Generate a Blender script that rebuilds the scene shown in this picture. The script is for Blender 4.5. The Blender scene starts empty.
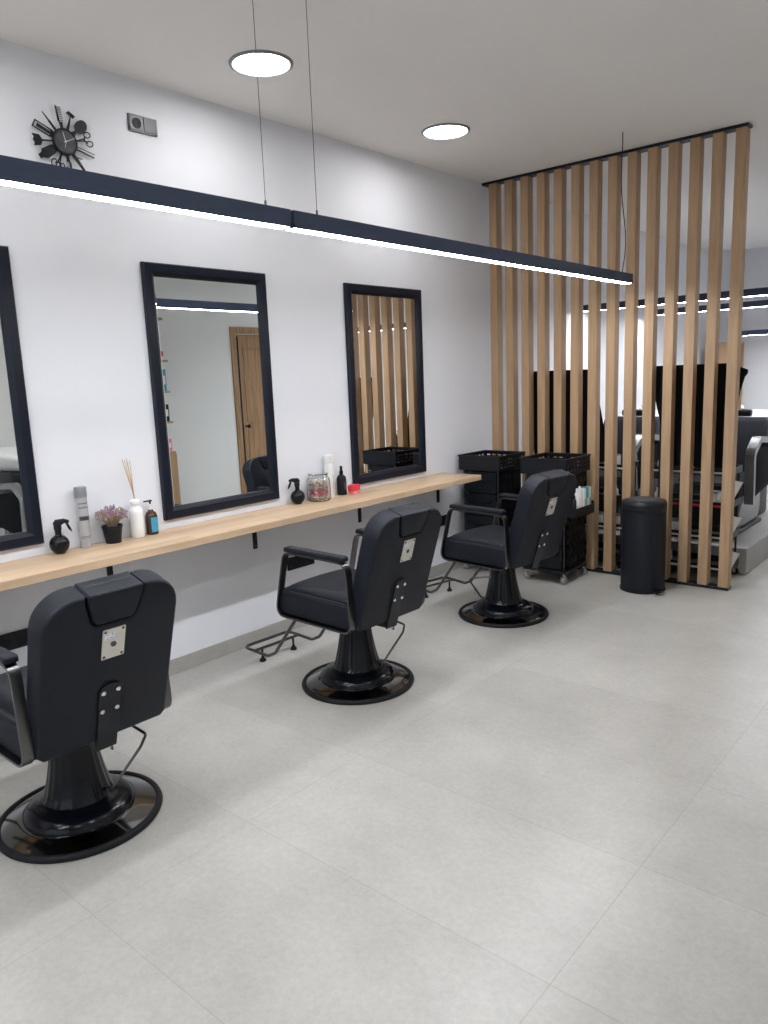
import bpy, bmesh, math, random
from mathutils import Vector, Matrix
random.seed(7)
PI = math.pi
COL = bpy.context.scene.collection
CEIL = 3.045
ROOM_W, ROOM_BACK, ROOM_FRONT = 4.3, 11.2, -2.6

# ------------------------------------------------------------------ materials
def mat(name, col, rough=.5, metal=0., spec=.5, emit=None, estr=0., coat=0., trans=0., ior=1.45, bump=0., bscale=80., vary=0., vscale=6.):
    m = bpy.data.materials.new(name); m.use_nodes = True
    nt = m.node_tree; b = nt.nodes['Principled BSDF']
    b.inputs['Base Color'].default_value = (*col, 1); b.inputs['Roughness'].default_value = rough
    b.inputs['Metallic'].default_value = metal; b.inputs['Specular IOR Level'].default_value = spec
    b.inputs['Coat Weight'].default_value = coat; b.inputs['Transmission Weight'].default_value = trans
    b.inputs['IOR'].default_value = ior
    if emit:
        b.inputs['Emission Color'].default_value = (*emit, 1); b.inputs['Emission Strength'].default_value = estr
    tc = nt.nodes.new('ShaderNodeTexCoord')
    if bump:
        n = nt.nodes.new('ShaderNodeTexNoise'); n.inputs['Scale'].default_value = bscale; n.inputs['Detail'].default_value = 3
        bp = nt.nodes.new('ShaderNodeBump'); bp.inputs['Strength'].default_value = bump; bp.inputs['Distance'].default_value = .002
        nt.links.new(tc.outputs['Object'], n.inputs['Vector']); nt.links.new(n.outputs['Fac'], bp.inputs['Height'])
        nt.links.new(bp.outputs['Normal'], b.inputs['Normal'])
    if vary:
        n = nt.nodes.new('ShaderNodeTexNoise'); n.inputs['Scale'].default_value = vscale; n.inputs['Detail'].default_value = 4
        r = nt.nodes.new('ShaderNodeValToRGB')
        r.color_ramp.elements[0].color = (*[c*(1-vary) for c in col], 1); r.color_ramp.elements[1].color = (*[min(1, c*(1+vary)) for c in col], 1)
        r.color_ramp.elements[0].position = .3; r.color_ramp.elements[1].position = .7
        nt.links.new(tc.outputs['Object'], n.inputs['Vector']); nt.links.new(n.outputs['Fac'], r.inputs['Fac'])
        nt.links.new(r.outputs['Color'], b.inputs['Base Color'])
    return m

def wood(name, c1, c2, axis, rough=.5, planks=0.):
    m = bpy.data.materials.new(name); m.use_nodes = True
    nt = m.node_tree; b = nt.nodes['Principled BSDF']; L = nt.links.new
    tc = nt.nodes.new('ShaderNodeTexCoord'); mp = nt.nodes.new('ShaderNodeMapping')
    s = [38., 38., 38.]; s[axis] = 2.2
    mp.inputs['Scale'].default_value = s
    n = nt.nodes.new('ShaderNodeTexNoise'); n.inputs['Scale'].default_value = 1; n.inputs['Detail'].default_value = 6; n.inputs['Roughness'].default_value = .6
    n.inputs['Distortion'].default_value = .6
    r = nt.nodes.new('ShaderNodeValToRGB'); r.color_ramp.elements[0].color = (*c1, 1); r.color_ramp.elements[1].color = (*c2, 1)
    r.color_ramp.elements[0].position = .28; r.color_ramp.elements[1].position = .68
    L(tc.outputs['Object'], mp.inputs['Vector']); L(mp.outputs['Vector'], n.inputs['Vector']); L(n.outputs['Fac'], r.inputs['Fac'])
    out = r.outputs['Color']
    if planks:
        sx = nt.nodes.new('ShaderNodeSeparateXYZ'); L(tc.outputs['Object'], sx.inputs[0])
        a = nt.nodes.new('ShaderNodeMath'); a.operation = 'DIVIDE'; a.inputs[1].default_value = planks; L(sx.outputs['X'], a.inputs[0])
        a2 = nt.nodes.new('ShaderNodeMath'); a2.operation = 'DIVIDE'; a2.inputs[1].default_value = .55; L(sx.outputs['Y'], a2.inputs[0])
        f1 = nt.nodes.new('ShaderNodeMath'); f1.operation = 'FLOOR'; L(a.outputs[0], f1.inputs[0])
        f2 = nt.nodes.new('ShaderNodeMath'); f2.operation = 'FLOOR'; L(a2.outputs[0], f2.inputs[0])
        cb = nt.nodes.new('ShaderNodeCombineXYZ'); L(f1.outputs[0], cb.inputs[0]); L(f2.outputs[0], cb.inputs[1])
        wn = nt.nodes.new('ShaderNodeTexWhiteNoise'); L(cb.outputs[0], wn.inputs['Vector'])
        mr = nt.nodes.new('ShaderNodeMapRange'); mr.inputs['To Min'].default_value = .84; mr.inputs['To Max'].default_value = 1.06; L(wn.outputs['Value'], mr.inputs['Value'])
        mx = nt.nodes.new('ShaderNodeVectorMath'); mx.operation = 'SCALE'; L(out, mx.inputs[0]); L(mr.outputs[0], mx.inputs['Scale'])
        out = mx.outputs[0]
    L(out, b.inputs['Base Color']); b.inputs['Roughness'].default_value = rough
    return m

def floor_mat():
    m = bpy.data.materials.new('floor_tile'); m.use_nodes = True
    nt = m.node_tree; b = nt.nodes['Principled BSDF']; L = nt.links.new
    tc = nt.nodes.new('ShaderNodeTexCoord'); mp = nt.nodes.new('ShaderNodeMapping'); mp.inputs['Location'].default_value = (-.232, -.339, 0)
    br = nt.nodes.new('ShaderNodeTexBrick'); br.offset = 0; br.squash = 1
    br.inputs['Scale'].default_value = 1; br.inputs['Brick Width'].default_value = 1.212; br.inputs['Row Height'].default_value = .603
    br.inputs['Mortar Size'].default_value = .0018; br.inputs['Mortar Smooth'].default_value = .3
    br.inputs['Color1'].default_value = (.955, .955, .955, 1); br.inputs['Color2'].default_value = (1.035, 1.035, 1.035, 1); br.inputs['Mortar'].default_value = (.80, .80, .80, 1)
    L(tc.outputs['Object'], mp.inputs['Vector']); L(mp.outputs['Vector'], br.inputs['Vector'])
    n = nt.nodes.new('ShaderNodeTexNoise'); n.inputs['Scale'].default_value = 2.2; n.inputs['Detail'].default_value = 9; n.inputs['Roughness'].default_value = .68
    L(tc.outputs['Object'], n.inputs['Vector'])
    r = nt.nodes.new('ShaderNodeValToRGB'); r.color_ramp.elements[0].position = .3; r.color_ramp.elements[1].position = .7
    r.color_ramp.elements[0].color = (.400, .386, .362, 1); r.color_ramp.elements[1].color = (.510, .497, .470, 1)
    L(n.outputs['Fac'], r.inputs['Fac'])
    mx = nt.nodes.new('ShaderNodeVectorMath'); mx.operation = 'MULTIPLY'; L(r.outputs['Color'], mx.inputs[0]); L(br.outputs['Color'], mx.inputs[1])
    n3 = nt.nodes.new('ShaderNodeTexNoise'); n3.inputs['Scale'].default_value = 45; n3.inputs['Detail'].default_value = 6; n3.inputs['Roughness'].default_value = .75
    L(tc.outputs['Object'], n3.inputs['Vector'])
    mr = nt.nodes.new('ShaderNodeMapRange'); mr.inputs['From Min'].default_value = .3; mr.inputs['From Max'].default_value = .7
    mr.inputs['To Min'].default_value = .90; mr.inputs['To Max'].default_value = 1.10; L(n3.outputs['Fac'], mr.inputs['Value'])
    mx2 = nt.nodes.new('ShaderNodeVectorMath'); mx2.operation = 'SCALE'; L(mx.outputs[0], mx2.inputs[0]); L(mr.outputs[0], mx2.inputs['Scale'])
    L(mx2.outputs[0], b.inputs['Base Color'])
    b.inputs['Roughness'].default_value = .30; b.inputs['Specular IOR Level'].default_value = .5
    bp = nt.nodes.new('ShaderNodeBump'); bp.inputs['Strength'].default_value = .15; bp.inputs['Distance'].default_value = .002
    n2 = nt.nodes.new('ShaderNodeTexNoise'); n2.inputs['Scale'].default_value = 60; n2.inputs['Detail'].default_value = 5
    L(tc.outputs['Object'], n2.inputs['Vector']); L(n2.outputs['Fac'], bp.inputs['Height']); L(bp.outputs['Normal'], b.inputs['Normal'])
    return m

M = dict(
    wall=mat('wall_paint', (.80, .81, .865), .75, bump=.08, bscale=220, vary=.01, vscale=3),
    wall2=mat('wall_paint_sage_white', (.82, .84, .83), .8, vary=.01, vscale=2),
    ceil=mat('ceiling_paint', (.86, .84, .825), .85, bump=.1, bscale=150, vary=.01, vscale=2),
    floor=floor_mat(),
    skirt=mat('skirting_tile', (.40, .385, .36), .45, vary=.06, vscale=12),
    black=mat('satin_black', (.009, .0105, .015), .40, spec=.35, vary=.1),
    matte=mat('matte_black', (.010, .011, .016), .5, spec=.3, bump=.1, bscale=300),
    led_house=mat('black_aluminium', (.046, .060, .105), .5, spec=.3, vary=.05),
    frame=mat('mirror_frame_black', (.006, .009, .019), .35, spec=.35, vary=.08),
    leather=mat('black_leather', (.0075, .0095, .017), .5, spec=.32, bump=.55, bscale=420, vary=.08, vscale=9),
    leather2=mat('black_leather_piping', (.02, .022, .028), .42, bump=.3, bscale=300),
    stitch=mat('stitch_thread', (.05, .052, .06), .6, bump=.3, bscale=900),
    gloss=mat('gloss_black_plastic', (.004, .005, .009), .17, spec=.35, coat=.0, vary=.05),
    dish=mat('black_chrome', (.26, .255, .25), .10, metal=1., vary=.08),
    rubber=mat('rubber', (.009, .009, .012), .55, spec=.3, bump=.2, bscale=200),
    dchrome=mat('dark_chrome', (.13, .128, .13), .28, metal=1., vary=.06),
    steel=mat('brushed_steel', (.66, .63, .58), .33, metal=.75, vary=.05),
    chrome=mat('chrome', (.75, .75, .76), .1, metal=1., vary=.02),
    mirror=mat('mirror_glass', (.90, .92, .915), .0, metal=1., vary=.002),
    slat=wood('oak_slat', (.36, .225, .125), (.48, .315, .185), 2, .55),
    shelf=wood('oak_shelf', (.54, .375, .235), (.68, .50, .345), 1, .42, planks=.09),
    door=wood('oak_door', (.24, .13, .06), (.44, .27, .14), 2, .5),
    white=mat('white_ceramic', (.84, .84, .83), .2, vary=.01),
    wplastic=mat('white_plastic', (.80, .80, .79), .4, vary=.01),
    glass=mat('clear_glass', (.95, .96, .96), .03, trans=1., vary=.002),
    acryl=mat('frosted_clear_plastic', (.70, .70, .71), .18, trans=.55, vary=.02),
    grey=mat('grey_plastic', (.22, .23, .25), .35, vary=.04),
    amber=mat('amber_glass', (.05, .019, .009), .1, coat=.4, vary=.1),
    blue=mat('blue_label', (.05, .33, .50), .5, vary=.15, vscale=90),
    teal=mat('teal_box', (.02, .42, .48), .45, vary=.05),
    reed=mat('reed_sticks', (.60, .42, .24), .7, vary=.1),
    soil=mat('dried_stems', (.36, .28, .20), .9, vary=.25, vscale=60),
    lav=mat('dried_lavender', (.34, .29, .36), .9, vary=.3, vscale=60),
    pinkfl=mat('pink_flower', (.55, .22, .34), .8, vary=.2),
    red=mat('red_plastic', (.68, .045, .06), .4, vary=.05),
    pink=mat('pink_petals', (.90, .25, .32), .6, vary=.25, vscale=50),
    cream=mat('cream_petals', (.80, .68, .58), .7, vary=.1, vscale=50),
    sock=mat('graphite_plastic', (.045, .05, .065), .35, vary=.05),
    clockface=mat('clock_face', (.07, .07, .08), .3, vary=.35, vscale=40),
    concrete=mat('plinth_tile', (.30, .29, .28), .5, vary=.08, vscale=5),
    silver=mat('silver_shell', (.24, .24, .25), .25, metal=.6, vary=.04),
    cape=mat('black_cloth', (.005, .005, .007), .8, spec=.15, bump=.3, bscale=300),
    led=mat('led_diffuser', (.9, .9, .9), .5, emit=(.93, .96, 1.), estr=44.),
    down=mat('downlight_diffuser', (.9, .9, .9), .5, emit=(1., .985, .96), estr=30.),
)

def pane_mat():
    m = bpy.data.materials.new('fill_window_glass'); m.use_nodes = True; nt = m.node_tree; nt.nodes.clear(); L = nt.links.new
    o = nt.nodes.new('ShaderNodeOutputMaterial'); mx = nt.nodes.new('ShaderNodeMixShader'); t = nt.nodes.new('ShaderNodeBsdfTransparent'); g = nt.nodes.new('ShaderNodeBsdfGlossy')
    f = nt.nodes.new('ShaderNodeFresnel'); f.inputs['IOR'].default_value = 1.45; g.inputs['Roughness'].default_value = .0; t.inputs['Color'].default_value = (.93, .96, .95, 1)
    L(f.outputs[0], mx.inputs[0]); L(t.outputs[0], mx.inputs[1]); L(g.outputs[0], mx.inputs[2]); L(mx.outputs[0], o.inputs[0]); return m
M['pane'] = pane_mat()
# ------------------------------------------------------------------ helpers
def put(o, parent=None, loc=None, rot=None):
    COL.objects.link(o)
    if parent: o.parent = parent
    if loc is not None: o.location = loc
    if rot is not None: o.rotation_euler = rot
    return o

def obj(name, bm, m, parent=None, smooth=False, loc=None, rot=None, label=None):
    me = bpy.data.meshes.new(name)
    bmesh.ops.recalc_face_normals(bm, faces=bm.faces[:])
    bm.to_mesh(me); bm.free()
    for x in (m if isinstance(m, (list, tuple)) else [m]): me.materials.append(x)
    if smooth:
        for p in me.polygons: p.use_smooth = True
        if smooth != 'full':
            try: me.set_sharp_from_angle(angle=math.radians(smooth if isinstance(smooth, (int, float)) and smooth is not True else 35))
            except Exception: pass
    o = bpy.data.objects.new(name, me)
    if label: o['label'] = label
    return put(o, parent, loc, rot)

def tag(o, label, cat, group=None):
    o['label'] = label; o['category'] = cat
    if group: o['group'] = group
    return o

def thing(name, label, cat, loc=(0, 0, 0), rz=0., group=None):
    o = bpy.data.objects.new(name, None); o.empty_display_size = .1
    put(o, None, loc, (0, 0, rz)); return tag(o, label, cat, group)

def struct(name, bm, m, parent=None, smooth=False, loc=None):
    o = obj(name, bm, m, parent, smooth, loc)
    if not parent: o['kind'] = 'structure'
    return o

def dup(root, loc, rz, label, group=None):
    r = root.copy(); COL.objects.link(r); r.location = loc; r.rotation_euler = (0, 0, rz); r['label'] = label
    if group: r['group'] = group
    for ch in list(root.children):
        c = ch.copy(); COL.objects.link(c); c.parent = r
        for g in list(ch.children):
            d = g.copy(); COL.objects.link(d); d.parent = c
    return r

def merge(dst, src, mi=0, M4=None):
    """append src bmesh into dst"""
    vm = {}
    for v in src.verts: vm[v] = dst.verts.new(M4 @ v.co if M4 else v.co)
    for f in src.faces:
        try:
            nf = dst.faces.new([vm[v] for v in f.verts]); nf.material_index = mi
        except ValueError: pass
    src.free()

def box(bm, x0, x1, y0, y1, z0, z1, bev=0., seg=2, mi=0, M4=None):
    b = bmesh.new()
    bmesh.ops.create_cube(b, size=1.)
    for v in b.verts:
        v.co = Vector(((x0+x1)/2+v.co.x*(x1-x0), (y0+y1)/2+v.co.y*(y1-y0), (z0+z1)/2+v.co.z*(z1-z0)))
    if bev: bmesh.ops.bevel(b, geom=b.edges[:]+b.verts[:], offset=bev, segments=seg, profile=.5, affect='EDGES')
    merge(bm, b, mi, M4); return bm

def BX(*a, **k): return box(bmesh.new(), *a, **k)

def lathe(bm, prof, seg=40, mi=0, c=(0, 0, 0), cap=True, M4=None, flute=0, famp=0., frange=None):
    """prof: list of (r,z)"""
    b = bmesh.new(); rings = []
    for r, z in prof:
        ring = []
        for k in range(seg):
            a = 2*PI*k/seg; rr = r
            if flute and frange and frange[0] <= z <= frange[1]: rr = r*(1+famp*math.cos(flute*a))
            ring.append(b.verts.new((c[0]+rr*math.cos(a), c[1]+rr*math.sin(a), c[2]+z)))
        rings.append(ring)
    for i in range(len(rings)-1):
        for k in range(seg):
            b.faces.new((rings[i][k], rings[i][(k+1) % seg], rings[i+1][(k+1) % seg], rings[i+1][k]))
    if cap:
        b.faces.new(rings[0][::-1]); b.faces.new(rings[-1])
    merge(bm, b, mi, M4); return bm

def LT(*a, **k): return lathe(bmesh.new(), *a, **k)

def fillet(pts, r, n=5, closed=False):
    P = [Vector(p) for p in pts]; out = []; N = len(P)
    for i, p in enumerate(P):
        if not closed and i in (0, N-1): out.append(p); continue
        a = P[(i-1) % N]-p; b = P[(i+1) % N]-p
        la, lb = a.length, b.length; a.normalize(); b.normalize()
        ang = a.angle(b)
        if ang > PI-.02: out.append(p); continue
        t = min(r/math.tan(ang/2), la*.49, lb*.49)
        s, e = p+a*t, p+b*t
        for k in range(n+1):
            u = k/n; out.append(s*(1-u)**2+p*2*u*(1-u)+e*u*u)
    return out

def tube(bm, pts, r, seg=10, mi=0, closed=False, fr=0., caps=True):
    P = fillet(pts, fr, closed=closed) if fr else [Vector(p) for p in pts]
    b = bmesh.new(); N = len(P); rings = []; nrm = None
    for i in range(N):
        if closed: t = (P[(i+1) % N]-P[(i-1) % N]).normalized()
        else: t = (P[min(i+1, N-1)]-P[max(i-1, 0)]).normalized()
        if nrm is None:
            nrm = t.orthogonal().normalized()
        else:
            nrm = (nrm-t*nrm.dot(t)).normalized()
        bn = t.cross(nrm)
        rings.append([b.verts.new(P[i]+(nrm*math.cos(2*PI*k/seg)+bn*math.sin(2*PI*k/seg))*r) for k in range(seg)])
    for i in range(N if closed else N-1):
        A, B = rings[i], rings[(i+1) % N]
        off = 0
        if closed and i == N-1:
            off = min(range(seg), key=lambda o: (A[0].co-B[o].co).length)
        for k in range(seg): b.faces.new((A[k], A[(k+1) % seg], B[(k+1+off) % seg], B[(k+off) % seg]))
    if not closed and caps: b.faces.new(rings[0][::-1]); b.faces.new(rings[-1])
    merge(bm, b, mi); return bm

def TB(*a, **k): return tube(bmesh.new(), *a, **k)

def prism(bm, outline, t0, t1, axis=0, bev=0., seg=2, mi=0, M4=None):
    """outline 2-D points; extruded along axis from t0 to t1. axis 0: (y,z); 1: (x,z); 2: (x,y)"""
    def mk(p, t):
        return Vector((t, p[0], p[1])) if axis == 0 else Vector((p[0], t, p[1])) if axis == 1 else Vector((p[0], p[1], t))
    b = bmesh.new(); A = [b.verts.new(mk(p, t0)) for p in outline]; B = [b.verts.new(mk(p, t1)) for p in outline]
    n = len(outline)
    fa = b.faces.new(A[::-1]); fb = b.faces.new(B)
    for i in range(n): b.faces.new((A[i], A[(i+1) % n], B[(i+1) % n], B[i]))
    if bev:
        bmesh.ops.recalc_face_normals(b, faces=b.faces[:])
        ed = list(set(list(fa.edges)+list(fb.edges)))
        bmesh.ops.bevel(b, geom=ed, offset=bev, segments=seg, profile=.5, affect='EDGES', clamp_overlap=True)
    merge(bm, b, mi, M4); return bm

def PR(*a, **k): return prism(bmesh.new(), *a, **k)

def rrect(x0, x1, z0, z1, r, n=6):
    """rounded rectangle outline; r = (bl, br, tr, tl)"""
    if not isinstance(r, (tuple, list)): r = (r,)*4
    out = []
    for (cx, cz, a0, rr) in ((x0, z0, PI, r[0]), (x1, z0, 1.5*PI, r[1]), (x1, z1, 0, r[2]), (x0, z1, .5*PI, r[3])):
        sx = 1 if cx == x0 else -1; sz = 1 if cz == z0 else -1
        if rr <= 0: out.append((cx, cz)); continue
        for k in range(n+1):
            a = a0+.5*PI*k/n; out.append((cx+sx*rr+rr*math.cos(a), cz+sz*rr+rr*math.sin(a)))
    return out

def bar_loop(bm, path, w0, w1, t, closed=True, mi=0):
    """flat bar following a path in the xz plane, spanning y w0..w1, thickness t"""
    b = bmesh.new(); N = len(path); R = []
    for i in range(N):
        p = Vector(path[i]); 
        a = Vector(path[(i-1) % N]) if closed or i > 0 else p
        c = Vector(path[(i+1) % N]) if closed or i < N-1 else p
        d = (c-a).normalized(); n = Vector((-d.y, d.x))
        q0, q1 = p+n*t/2, p-n*t/2
        R.append([b.verts.new((q0.x, w0, q0.y)), b.verts.new((q0.x, w1, q0.y)), b.verts.new((q1.x, w1, q1.y)), b.verts.new((q1.x, w0, q1.y))])
    for i in range(N if closed else N-1):
        A, B = R[i], R[(i+1) % N]
        for k in range(4): b.faces.new((A[k], A[(k+1) % 4], B[(k+1) % 4], B[k]))
    if not closed: b.faces.new(R[0]); b.faces.new(R[-1][::-1])
    merge(bm, b, mi); return bm

def cyl(bm, p0, p1, r, seg=16, mi=0): return tube(bm, [p0, p1], r, seg, mi)

# ------------------------------------------------------------------ room shell
struct('floor', BX(-.12, ROOM_W+.12, ROOM_FRONT-.12, ROOM_BACK+.12, -.12, 0), M['floor'])
struct('ceiling', BX(-.12, ROOM_W+.12, ROOM_FRONT-.12, ROOM_BACK+.12, CEIL, CEIL+.12), M['ceil'])
struct('wall_left', BX(-.12, 0, ROOM_FRONT, ROOM_BACK, 0, CEIL), M['wall'])
struct('wall_back', BX(-.12, ROOM_W+.12, ROOM_BACK, ROOM_BACK+.12, 0, CEIL), M['wall'])
WX0, WX1, WZ0, WZ1 = .35, 3.95, .25, 2.75
bm = bmesh.new(); a, b = ROOM_FRONT-.12, ROOM_FRONT
box(bm, -.12, WX0, a, b, 0, CEIL); box(bm, WX1, ROOM_W+.12, a, b, 0, CEIL); box(bm, WX0, WX1, a, b, 0, WZ0); box(bm, WX0, WX1, a, b, WZ1, CEIL)
struct('wall_front', bm, M['wall'])
wn_ = bpy.data.objects.new('fill_window_1', None); put(wn_, None, (0, ROOM_FRONT-.08, 0)); wn_['kind'] = 'structure'  # unseen window, added so daylight brightens the ceiling and room
bm = bmesh.new()
for x in (WX0, (WX0+WX1)/2-.025, WX1-.05): box(bm, x, x+.05, 0, .05, WZ0, WZ1, bev=.003, seg=1)
for z in (WZ0, WZ1-.05): box(bm, WX0+.05, WX1-.05, 0, .05, z, z+.05)
obj('fill_window_frame', bm, M['black'], wn_)
obj('fill_window_pane', BX(WX0+.05, WX1-.05, .02, .028, WZ0+.05, WZ1-.05), M['pane'], wn_)
DY0, DY1, DZ = 6.27, 7.15, 2.17
bm = bmesh.new()
box(bm, ROOM_W, ROOM_W+.12, ROOM_FRONT, DY0, 0, CEIL); box(bm, ROOM_W, ROOM_W+.12, DY1, ROOM_BACK, 0, CEIL); box(bm, ROOM_W, ROOM_W+.12, DY0, DY1, DZ, CEIL)
struct('wall_right', bm, M['wall2'])
struct('baseboard_left', BX(.0, .012, ROOM_FRONT, ROOM_BACK, 0, .085, bev=.002), M['skirt'])
bm = bmesh.new(); box(bm, ROOM_W-.012, ROOM_W, ROOM_FRONT, DY0-.09, 0, .085, bev=.002); box(bm, ROOM_W-.012, ROOM_W, DY1+.09, ROOM_BACK, 0, .085, bev=.002)
struct('baseboard_right', bm, M['skirt'])
struct('baseboard_back', BX(.012, ROOM_W-.012, ROOM_BACK-.012, ROOM_BACK, 0, .085, bev=.002), M['skirt'])
# door in the right wall (seen in the mirrors)
d = bpy.data.objects.new('door_1', None); put(d, None, (ROOM_W, DY0, 0)); d['kind'] = 'structure'
W = DY1-DY0
obj('door_gap_shade', BX(.0135, .0195, .030, .052, .006, DZ-.03), M['black'], d)  # black strip standing in for the shaded gap between frame and leaf
bm = bmesh.new(); box(bm, .02, .06, .006, W-.005, .005, DZ-.005, bev=.003)
obj('door_leaf', bm, M['door'], d)
bm = bmesh.new()
for z0, z1 in ((.12, .95), (1.05, 2.0)):
    box(bm, .012, .022, .12, .13, z0, z1); box(bm, .012, .022, W-.13, W-.12, z0, z1); box(bm, .012, .022, .12, W-.12, z0, z0+.01); box(bm, .012, .022, .12, W-.12, z1-.01, z1)
obj('door_moulding', bm, M['door'], d)
bm = bmesh.new(); box(bm, -.018, -.001, -.085, .0, 0, DZ+.085, bev=.003); box(bm, -.018, -.001, W, W+.085, 0, DZ+.085, bev=.003); box(bm, -.018, -.001, .0, W, DZ, DZ+.085, bev=.003)
obj('door_frame', bm, M['door'], d)
bm = bmesh.new(); cyl(bm, (.02, .09, 1.0), (-.03, .09, 1.0), .011); lathe(bm, [(.004, -.03), (.022, -.026), (.026, -.01), (.018, 0)], 20, M4=Matrix.Translation((-.03, .09, 1.)) @ Matrix.Rotation(-PI/2, 4, 'Y') @ Matrix.Translation((0, 0, .03)))
obj('door_knob', bm, M['black'], d, True)

# ------------------------------------------------------------------ ceiling lights
def downlight(x, y, label):
    t = thing('ceiling_downlight', label, 'ceiling light', (x, y, CEIL), 0, 'round recessed ceiling lights')
    obj('rim', LT([(.133, -.001), (.133, -.010), (.140, -.013), (.149, -.010), (.152, -.001)], 56, cap=False), M['grey'], t, True)
    obj('diffuser', LT([(.0005, -.004), (.132, -.004), (.132, -.001), (.0005, -.001)], 56), M['down'], t)
    return t
DL = [(.572, 2.624, 'large round ceiling downlight above the tall mirror reflecting the door'), (.577, 4.105, 'smaller-looking round ceiling downlight further back above the mirror near the slats')]
for a in DL: downlight(*a)
hid = 'round ceiling downlight out of sight, added to brighten the room'
for x, y in ((.572, 1.14), (.572, -.35), (3.05, -.35), (3.05, 1.14), (3.05, 2.62), (3.0, 7.0), (3.0, 9.6)):  # unseen downlights, added as fill light
    downlight(x, y, hid)

# ------------------------------------------------------------------ linear pendants
def pendant(x0, y0, L, zb, ax, label, cables, wire=None, hh=.062, w=.06, cr=.0012, cm='dchrome'):
    """ax 1: along y, 0: along x"""
    t = thing('linear_pendant_light', label, 'pendant light', (x0, y0, zb), 0 if ax else -PI/2, 'linear LED pendants')
    bm = bmesh.new()
    box(bm, -w/2, w/2, 0, L, .012, hh, bev=.0015); box(bm, -w/2, -w/2+.004, 0, L, 0, .0125); box(bm, w/2-.004, w/2, 0, L, 0, .0125)
    box(bm, -w/2, w/2, 0, .004, 0, .0125); box(bm, -w/2, w/2, L-.004, L, 0, .0125)
    obj('housing', bm, M['led_house'], t)
    obj('diffuser', BX(-w/2+.0045, w/2-.0045, .006, L-.006, .0005, .0118), M['led'], t)
    for c in cables:
        bm = bmesh.new(); cyl(bm, (0, c, hh+.001), (0, c, CEIL-zb-.012), cr, 6); cyl(bm, (0, c, hh+.0005), (0, c, hh+.022), .004, 8)
        obj('suspension_cable', bm, M[cm], t, True)
        obj('ceiling_anchor', LT([(.011, CEIL-zb-.012), (.009, CEIL-zb-.0005)], 14, c=(0, c, 0)), M['dchrome'], t, True)
    if wire is not None:
        pts = []
        for k in range(15):
            u = k/14; z = hh+u*(CEIL-zb-hh-.002)
            pts.append((.012*math.sin(u*5), wire+.03*math.sin(u*PI)*math.cos(u*4)+.015*math.sin(u*9), z))
        obj('power_cord', TB(pts, .0032, 6), M['black'], t, True)
    return t
pendant(1.352, -.95, 2.943, 2.113, 1, 'long black linear LED pendant hanging nearest, running out of the left of the view', [.15, 2.85])
pendant(1.352, 2.006, 3.076, 2.113, 1, 'long black linear LED pendant running from the middle of the view to the slat partition', [.150], wire=2.965)
pendant(.045, 7.10, 3.0, 2.113, 0, 'black linear LED pendant beyond the slats, nearest of those over the wash area', [.3, 2.7])
pendant(.10, 8.54, 3.0, 2.113, 0, 'black linear LED pendant beyond the slats, middle one of three over the wash area', [.3, 2.7])
pendant(.67, 10.2, 2.4, 1.885, 0, 'lowest and farthest black linear LED pendant, by the wooden bookcase', [.3, 2.1])

# ------------------------------------------------------------------ slat partition
sp = thing('slat_partition', 'floor-to-ceiling partition of vertical oak slats between black tracks', 'partition', (0, 5.395, 0))
for i in range(14):
    x = .066+i*.1415
    obj('slat', BX(x, x+.0655, .0, .078, .02, CEIL-.021, bev=.0015, seg=1), M['slat'], sp)
obj('top_track', BX(.004, 1.982, -.004, .082, CEIL-.02, CEIL-.001, bev=.001, seg=1), M['black'], sp)
obj('bottom_track', BX(.004, 1.975, -.004, .082, .001, .019, bev=.001, seg=1), M['black'], sp)

# ------------------------------------------------------------------ wall shelf
obj_sh = tag(obj('wall_shelf', BX(0.001, .363, -1.2, 4.765, .772, .81, bev=.0015, seg=1), M['shelf']), 'long oak wall shelf running under the three black-framed mirrors', 'shelf')
for y, l in ((.95, 'black metal shelf bracket hidden below the shelf by the nearest mirror'), (1.905, 'black metal shelf bracket under the lavender pot, first from the left in view'), (2.85, 'black metal shelf bracket between the mirror showing the door and the spray bottle'),
             (3.785, 'black metal shelf bracket just behind the middle barber chair'), (4.70, 'black metal shelf bracket at the far end of the oak shelf')):
    t = thing('shelf_bracket', l, 'bracket', (0.001, y, .771), 0, 'black brackets under the oak shelf')
    bm = bmesh.new(); box(bm, 0, .006, -.016, .016, -.19, 0, bev=.001, seg=1); box(bm, .006, .30, -.016, .016, -.006, 0, bev=.001, seg=1)
    prism(bm, [(.006, -.05), (.006, -.038), (.038, -.006), (.05, -.006)], -.003, .003, 1)
    obj('arm', bm, M['black'], t)
    for z in (-.17, -.04): obj('screw', cyl(bmesh.new(), (.005, 0, z), (.009, 0, z), .005, 10), M['dchrome'], t, True)

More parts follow.
